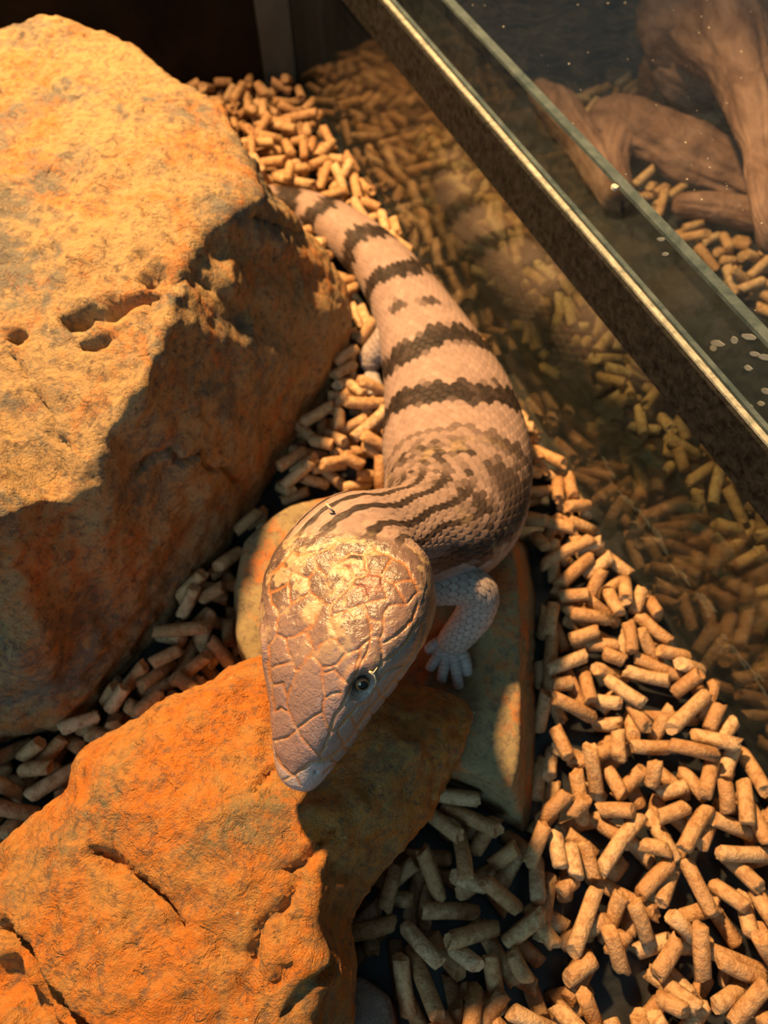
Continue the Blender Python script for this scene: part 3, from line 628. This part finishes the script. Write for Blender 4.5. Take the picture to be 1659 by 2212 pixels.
# left hind leg beside the boulder, right hind leg against the glass side
limb([(P(880, 715, .028), .0120), (P(850, 732, .024), .0110), (P(824, 752, .019), .0085), (P(802, 776, .014), .0066), (P(800, 806, .009), .0050)], 60, 120, .0032, 17, LEG)
foot(None, [[(P(804, 805, .0090), .0036), (P(800 + dx * .5, 830, .0085), .0022), (P(798 + dx, 856, .0068), .0018)] for dx in (-30, -12, 4, 20, 34)], .002)
limb([(P(930, 720, .030), .0120), (P(975, 742, .026), .0115), (P(1000, 760, .020), .0095), (P(985, 790, .013), .0070), (P(1000, 820, .009), .0050)], 48, 100, .0032, 17, LEG)
VV = np.concatenate(V); CC = np.concatenate(CL); GG = np.concatenate(GL)
sk = bpy.data.objects.new('blue_tongued_skink', None); COL.objects.link(sk); sk.location = (float(cc[len(cc) // 2][0]), float(cc[len(cc) // 2][1]), 0.004)
off = np.array(sk.location)
tris = np.stack([np.full(nc, 0), np.arange(nc), (np.arange(nc) + 1) % nc], -1)
me = np_mesh('body', VV - off, np.concatenate(Q)); set_col(me, 'skin', CC); set_float(me, 'gloss', GG)
skin_obj = obj('body', me, M_skin, sk)
tag(sk, 'banded tan and black skink climbing over the stones, head lowered', 'lizard')
# eyes
for side_i, (a, b) in enumerate(eye_at):
    bm = bmesh.new(); bmesh.ops.create_uvsphere(bm, u_segments=40, v_segments=28, radius=.0026)
    me = bpy.data.meshes.new('eye'); bm.to_mesh(me); bm.free(); me.polygons.foreach_set('use_smooth', [True] * len(me.polygons))
    co = np.array([v.co for v in me.vertices]); set_float(me, 'iris', np.arccos(np.clip(co[:, 2] / .0026, -1, 1)) / 1.35)
    e = obj('eye', me, M_eye, sk)
    n_ = nrm[a, b]; e.rotation_euler = Vector(n_).to_track_quat('Z', 'Y').to_euler(); e.location = pos[a, b] - n_ * .0034 - dor[a] * .0008 - off
    e['label'] = 'dark eye with an orange brown iris ring'
# strands of shed skin caught on the scales
def strand(name, pts, r, mat=M_shed):
    bm = bmesh.new(); prev = None; n = 6
    for i, p in enumerate(pts):
        p = Vector(p); d = (Vector(pts[min(i + 1, len(pts) - 1)]) - Vector(pts[max(i - 1, 0)])).normalized(); a = d.orthogonal().normalized(); b2 = d.cross(a)
        rr = r * (1 if i < len(pts) - 1 else .4)
        ring = [bm.verts.new(p + (a * math.cos(2 * math.pi * k / n) + b2 * math.sin(2 * math.pi * k / n)) * rr) for k in range(n)]
        if prev:
            for k in range(n): bm.faces.new((prev[k], prev[(k + 1) % n], ring[(k + 1) % n], ring[k]))
        else: bm.faces.new(ring[::-1])
        prev = ring
    bm.faces.new(prev); return from_bm(name, bm, mat, sk, True)
def skin_pt(u, v, lift=.0004):
    r_, c_ = near_px(u, v); return body_pos[r_, c_] + nrm[r_, c_] * lift
strand('shed_skin', [skin_pt(797, 1448, .0006) - off, skin_pt(806, 1455, .0012) - off, skin_pt(811, 1468, .0014) - off, skin_pt(806, 1484, .0016) - off], .00030)
strand('shed_skin', [skin_pt(798, 1450, .0006) - off, skin_pt(806, 1450, .001) - off, skin_pt(813, 1440, .0011) - off], .00035)
strand('shed_skin', [skin_pt(722, 1112, .0004) - off, skin_pt(716, 1110, .0020) - off, skin_pt(709, 1108, .0034) - off], .0005)

# ------------------------------------------------------------------ driftwood next door
def branch(path, n_ring=72, n_len=170, seed=1, rough=.26):
    pts = np.array([p for p, r in path]); rad = np.array([r for p, r in path]); pr_ = np.concatenate([[0], np.cumsum(np.linalg.norm(np.diff(pts, axis=0), axis=1))])
    x = np.linspace(0, pr_[-1], n_len); c = smooth1(np.stack([pchip(pr_, pts[:, i], x) for i in range(3)], 1), 4, 2); r = pchip(pr_, rad, x)
    e = np.minimum(x, pr_[-1] - x); r = r * np.sqrt(np.clip(1 - (1 - np.clip(e / (rad.mean() * .8), 0, 1)) ** 2, .0005, 1))
    t = np.gradient(c, axis=0); t /= np.linalg.norm(t, axis=1)[:, None]; u = np.array([.2, .3, .9]); u = u - (t @ u)[:, None] * t; u /= np.linalg.norm(u, axis=1)[:, None]; l_ = np.cross(t, u)
    a = np.linspace(0, 2 * np.pi, n_ring, endpoint=False); dv = u[:, None] * np.cos(a)[None, :, None] + l_[:, None] * np.sin(a)[None, :, None]
    p = c[:, None] + dv * r[:, None, None]; f = p.reshape(-1, 3)
    nz = fbm(f / .03, seed, 4).reshape(p.shape[:2]) + .5 * fbm(np.stack([np.repeat(x, n_ring) / .05, np.tile(np.cos(a), n_len) * 3, np.tile(np.sin(a), n_len) * 3], 1), seed + 5, 4, True).reshape(p.shape[:2])
    p = c[:, None] + dv * (r[:, None] * (1 + rough * nz))[..., None]
    ii = np.arange(n_len - 1)[:, None] * n_ring; j = np.arange(n_ring)[None]; jn = (j + 1) % n_ring
    return p.reshape(-1, 3), np.stack([ii + j, ii + jn, ii + n_ring + jn, ii + n_ring + j], -1).reshape(-1, 4)
WOODV = []
def wood(name, paths, label, seed):
    vs_, q_, b = [], [], 0
    for k, pth in enumerate(paths):
        v, f = branch(pth, seed=seed + k); vs_.append(v); q_.append(f + b); b += len(v)
    tag(obj(name, np_mesh(name, np.concatenate(vs_), np.concatenate(q_)), M_wood), label, 'driftwood'); WOODV.append(np.concatenate(vs_))
wood('driftwood_root', [
    [(P(1380, 60, .050), .014), (P(1450, 40, .062), .030), (P(1540, 30, .072), .034), (P(1640, 10, .080), .030), (P(1760, -40, .085), .024)],
    [(P(1540, 40, .075), .026), (P(1600, 130, .082), .018), (P(1628, 230, .082), .0125), (P(1645, 340, .080), .0085), (P(1658, 470, .076), .0065), (P(1668, 560, .060), .005)],
    [(P(1430, 110, .045), .018), (P(1500, 160, .040), .020), (P(1540, 190, .020), .012)],
    [(P(1500, 80, .060), .022), (P(1440, 160, .030), .018), (P(1400, 230, .006), .010)]], 'thick reddish driftwood root with a long tapering branch under the lid', 61)
wood('driftwood_branch', [[(P(1270, 250, .014), .010), (P(1350, 275, .018), .017), (P(1450, 320, .020), .018), (P(1560, 370, .020), .016), (P(1660, 420, .016), .012), (P(1740, 450, .014), .010)],
                          [(P(1350, 270, .02), .012), (P(1320, 370, .012), .011), (P(1345, 440, .010), .008)]], 'forked driftwood branch lying on the pellets next door', 71)
wood('driftwood_stick', [[(P(1450, 440, .014), .006), (P(1530, 446, .014), .009), (P(1610, 462, .014), .009), (P(1700, 480, .012), .007)]], 'short straight driftwood stick beside the forked branch', 81)
wood('driftwood_chip', [[(P(1150, 190, .012), .007), (P(1210, 240, .014), .012), (P(1270, 330, .013), .011), (P(1330, 440, .012), .008)]], 'dark driftwood piece lying along the second glass pane', 91)

# ------------------------------------------------------------------ wood pellets
def pellet_mesh(L, r, seed):
    rr = random.Random(seed); n = 9; bm = bmesh.new(); rings = []
    e_ = .5 - .0008 / L; xs = [-.5, -e_, 0.0, e_, .5]
    bend = rr.uniform(-.03, .03)
    cut = [(rr.uniform(-.5, .5), rr.uniform(-.5, .5)), (rr.uniform(-.5, .5), rr.uniform(-.5, .5))]
    for i, x in enumerate(xs):
        ring = []
        for k in range(n):
            t = 2 * math.pi * k / n; rad = r * (1 + rr.uniform(-.05, .05)) * (.88 if i in (0, 4) else 1)
            y, z = rad * math.cos(t), rad * math.sin(t); xx = x * L
            if i in (0, 1, 3, 4):
                cx, cy = cut[0 if i < 2 else 1]; xx += (cx * y + cy * z) * .9 + rr.uniform(-.22, .22) * r
            ring.append(bm.verts.new((xx, y + bend * L * (4 * x * x), z)))
        rings.append(ring)
    for a, b in zip(rings[:-1], rings[1:]):
        for k in range(n): bm.faces.new((a[k], a[(k + 1) % n], b[(k + 1) % n], b[k]))
    for ring in (rings[0], rings[-1]):
        c = bm.verts.new(sum((v.co for v in ring), Vector()) / n + Vector((rr.uniform(-.3, .3) * r, 0, 0)))
        for k in range(n): bm.faces.new((ring[k], ring[(k + 1) % n], c))
    bmesh.ops.recalc_face_normals(bm, faces=bm.faces)
    me = bpy.data.meshes.new('wood_pellet'); bm.to_mesh(me); bm.free()
    sm = [len(p.vertices) == 4 for p in me.polygons]; me.polygons.foreach_set('use_smooth', sm); me.materials.append(M_pellet)
    return me
PR = 0.00305
LENS = [.0095, .012, .0135, .0150, .0165, .018, .0195, .0215, .024, .0275]
PM = [[pellet_mesh(L, PR, 100 + 7 * i + k) for k in range(3)] for i, L in enumerate(LENS)]
RES = .001; X0, Y0, X1, Y1 = -.32, -.13, .66, .74
GX, GY = int((X1 - X0) / RES), int((Y1 - Y0) / RES)
hmap = np.zeros((GX, GY))
gx = X0 + (np.arange(GX) + .5) * RES; gy = Y0 + (np.arange(GY) + .5) * RES
GXX, GYY = np.meshgrid(gx, gy, indexing='ij')
nd = (GXX - A0[0]) * NR[0] + (GYY - A0[1]) * NR[1]; ad = (GXX - A0[0]) * DR[0] + (GYY - A0[1]) * DR[1]
BLOCK = 9.0
hmap[(nd > -.0005) & (nd < GAP + .005)] = BLOCK
hmap[(ad < .0015) & (nd < .01)] = BLOCK
def stamp(co, z1, grow):
    co = co[co[:, 2] < z1]
    ix = ((co[:, 0] - X0) / RES).astype(int); iy = ((co[:, 1] - Y0) / RES).astype(int)
    m = np.zeros((GX, GY), bool); ok = (ix >= 0) & (ix < GX) & (iy >= 0) & (iy < GY); m[ix[ok], iy[ok]] = True
    for _ in range(grow): m |= np.roll(m, 1, 0) | np.roll(m, -1, 0) | np.roll(m, 1, 1) | np.roll(m, -1, 1)
    hmap[m] = BLOCK
for o in rock_objs:
    co = np.empty(len(o.data.vertices) * 3); o.data.vertices.foreach_get('co', co); stamp(co.reshape(-1, 3), .016, 0)
stamp(VV, .018, 0)
stamp(np.concatenate(WOODV), .012, 1)
def hlook(x, y):
    return hmap[np.clip(((x - X0) / RES).astype(int), 0, GX - 1), np.clip(((y - Y0) / RES).astype(int), 0, GY - 1)]
placed = []                                                     # (centre, yaw, pitch, length index)
def drop(cx, cy, li, ang, zmax):
    L = LENS[li]; n = 13; t = np.linspace(-L / 2, L / 2, n); ca, sa = math.cos(ang), math.sin(ang)
    hs = None
    for wv in (-.85, -.4, 0, .4, .85):
        x = cx + t * ca - wv * PR * sa; y = cy + t * sa + wv * PR * ca
        hh = hlook(x, y); hh = np.where(hh > 1, hh, hh + PR * (math.sqrt(max(0, 1 - wv * wv)) - 1)); hs = hh if hs is None else np.maximum(hs, hh)
    if hs.max() > 1 and (hlook(cx + t[1:-1] * ca, cy + t[1:-1] * sa).max() > 1): return False
    hs = np.where(hs > 1, 0, np.maximum(hs, 0))
    l = t < -1e-6; r = t > 1e-6
    tl, hl, tr, hr = t[l][:, None], hs[l][:, None], t[r][None], hs[r][None]
    h0 = (hl * tr - hr * tl) / (tr - tl); k = np.unravel_index(np.argmax(h0), h0.shape)
    z0 = max(h0[k], hs[n // 2]); sl = (hr[0, k[1]] - hl[k[0], 0]) / (tr[0, k[1]] - tl[k[0], 0])
    if abs(sl) > .75 or z0 > zmax: return False
    pit = math.atan(sl); cp = math.cos(pit)
    placed.append((cx, cy, z0 + PR * 1.0 / cp - .0002, ang, pit, li))
    n2 = max(8, int(L * cp / .0006)); t2 = np.linspace(-L / 2 * cp, L / 2 * cp, n2)
    for wv in np.linspace(-1, 1, 13):
        x = cx + t2 * ca - wv * PR * sa; y = cy + t2 * sa + wv * PR * ca
        ix = np.clip(((x - X0) / RES).astype(int), 0, GX - 1); iy = np.clip(((y - Y0) / RES).astype(int), 0, GY - 1)
        top = z0 + sl * t2 + PR / cp + PR * math.sqrt(max(0, 1 - wv * wv)); cur = hmap[ix, iy]
        hmap[ix, iy] = np.where(cur > 1, cur, np.maximum(cur, top))
    return True
lw = np.array([.5, .8, 1.1, 1.2, 1.2, 1.1, .9, .7, .45, .25]); lw /= lw.sum()
def rain(n, region, zmax_f, keep_f):
    (xa, xb, ya, yb) = region
    for _ in range(n):
        x = random.uniform(xa, xb); y = random.uniform(ya, yb)
        if random.random() > keep_f(x, y): continue
        p = proj(np.array([x, y, 0]))
        if p[2] < .05 or p[0] < -260 or p[0] > 1920 or p[1] < -160 or p[1] > 2480: continue
        drop(x, y, int(np.searchsorted(np.cumsum(lw), random.random())) % len(LENS), random.uniform(0, math.pi), zmax_f(x, y))
def nside(x, y): return (x - A0[0]) * NR[0] + (y - A0[1]) * NR[1]
def zmax_a(x, y):
    right = max(0, min(1, (x - .045) / .03)); far = max(0, min(1, (y - .25) / .1))
    return min(.0190 - .0055 * right * (1 - far), .0075 + max(0, -nside(x, y)) * .22)
rain(38000, (-.26, .17, -.10, .565), zmax_a, lambda x, y: 1.0 if nside(x, y) < 0 else 0)
n_a_end = len(placed)
rain(9000, (.02, .55, .02, .70), lambda x, y: .010, lambda x, y: 1.0 if (GAP + .006 < nside(x, y) < .086 or .160 < nside(x, y) < .30) and (x - A0[0]) * DR[0] + (y - A0[1]) * DR[1] > .11 else 0)
# visibility ranking: rays from the camera against everything else
bpy.context.view_layer.update()
def mat_of(p):
    cx, cy, z, ang, pit, li = p
    return Matrix.Translation((cx, cy, z)) @ Matrix.Rotation(ang, 4, 'Z') @ Matrix.Rotation(-pit, 4, 'Y')
PMV = [[np.array([v.co for v in m.vertices]) for m in row] for row in PM]
PMF = [[[tuple(p.vertices) for p in m.polygons] for m in row] for row in PM]
occ_v = []; occ_f = []; base_i = 0; owner = []
for o in rock_objs + [skin_obj]:
    mw = np.array(o.matrix_world); co = np.empty(len(o.data.vertices) * 3); o.data.vertices.foreach_get('co', co); co = co.reshape(-1, 3) @ mw[:3, :3].T + mw[:3, 3]
    if o is skin_obj: fs = np.concatenate(Q)[::1]
    else: fs = np.array([tuple(p.vertices) for p in o.data.polygons])
    occ_v.append(co); occ_f += (fs + base_i).tolist(); base_i += len(co); owner += [-1] * len(fs)
rolls = [random.uniform(0, 6.28) for _ in placed]; variant = [random.randrange(3) for _ in placed]; mats = []
for i, p in enumerate(placed):
    m = mat_of(p) @ Matrix.Rotation(rolls[i], 4, 'X'); mats.append(m); mn = np.array(m)
    if i >= n_a_end: continue
    vv = PMV[p[5]][variant[i]] @ mn[:3, :3].T + mn[:3, 3]
    occ_v.append(vv); ff = PMF[p[5]][variant[i]]; occ_f += [tuple(a + base_i for a in f) for f in ff]; base_i += len(vv); owner += [i] * len(ff)
bvh = BVHTree.FromPolygons(np.concatenate(occ_v).tolist(), occ_f)
score = np.zeros(len(placed)); Cv = Vector(C0)
for u in np.arange(6, 1659, 11.0):
    for v in np.arange(6, 2212, 11.0):
        d = FW + RT * (u - 829.5) / F + UPV * (1106 - v) / F
        hit = bvh.ray_cast(Cv, Vector(d).normalized())
        if hit[2] is not None and owner[hit[2]] >= 0 and nside(hit[0].x, hit[0].y) < 0: score[owner[hit[2]]] += 1
order = np.argsort(-score)[:300]; single = set(int(i) for i in order if score[i] > 0)
for i in sorted(single):
    o = bpy.data.objects.new('wood_pellet', PM[placed[i][5]][variant[i]]); COL.objects.link(o); o.matrix_world = mats[i]
    x_, y_ = placed[i][0], placed[i][1]; li = placed[i][5]
    size = 'long' if li >= 7 else 'short stubby' if li <= 2 else 'medium length'
    where = ('in the back corner by the black wall' if y_ > .36 else 'between the glass wall and the skink or stone slab' if nside(x_, y_) > -.075 and y_ > .06 else
             'between the tall boulder and the skink body' if y_ > .155 else 'between the tall boulder and the rust orange stone' if x_ < -.02 else 'on the open floor in front of the stone slab')
    tag(o, f'{size} tan wood pellet lying {where}', 'pellet', f'{size} wood pellets {where}')
def bed(name, idx, label):
    vs_, fs_, rn, b = [], [], [], 0
    for i in idx:
        mn = np.array(mats[i]); a, k = placed[i][5], variant[i]; v = PMV[a][k] @ mn[:3, :3].T + mn[:3, 3]
        vs_.append(v); fs_ += [tuple(x + b for x in f) for f in PMF[a][k]]; rn += [random.random()] * len(v); b += len(v)
    me = bpy.data.meshes.new(name); me.from_pydata(np.concatenate(vs_).tolist(), [], fs_); me.update()
    me.polygons.foreach_set('use_smooth', [len(p.vertices) == 4 for p in me.polygons]); set_float(me, 'rnd', rn)
    tag(obj(name, me, M_pellet_stuff), label, 'pellets', kind='stuff')
bed('pellet_bed', [i for i in range(n_a_end) if i not in single], 'bed of tan wood pellets filling the enclosure floor')
bed('pellet_litter', list(range(n_a_end, len(placed))), 'wood pellets covering the floor of the neighbouring tank')
print('pellets', n_a_end, len(placed) - n_a_end, 'single', len(single))

# pale dust specks on the lid
bm = bmesh.new()
for i in range(110):
    u = random.uniform(980, 1655); v = random.uniform(0, 720)
    if v > 1.059 * (u - 960) - 25: continue
    c = P(u, v, HB + .0001); s = random.choice((.00012, .00016, .0003)) * random.uniform(.6, 1.3); blob(bm, c, RT, np.array([0, 1.0, 0]), s, s * random.uniform(.5, 1.2), 6, .0002, .4)
o = from_bm('dust_specks', bm, M_fleck, nb); o['kind'] = 'stuff'
bm = bmesh.new(); c = P(1327, 408, HB + .0008); blob(bm, c, RT, np.array([0, 1.0, 0]), .0013, .0014, 9, .0012, .2)
tag(from_bm('pale_crumb', bm, M_fleck), 'single pale yellow crumb on the green glass edge', 'crumb')
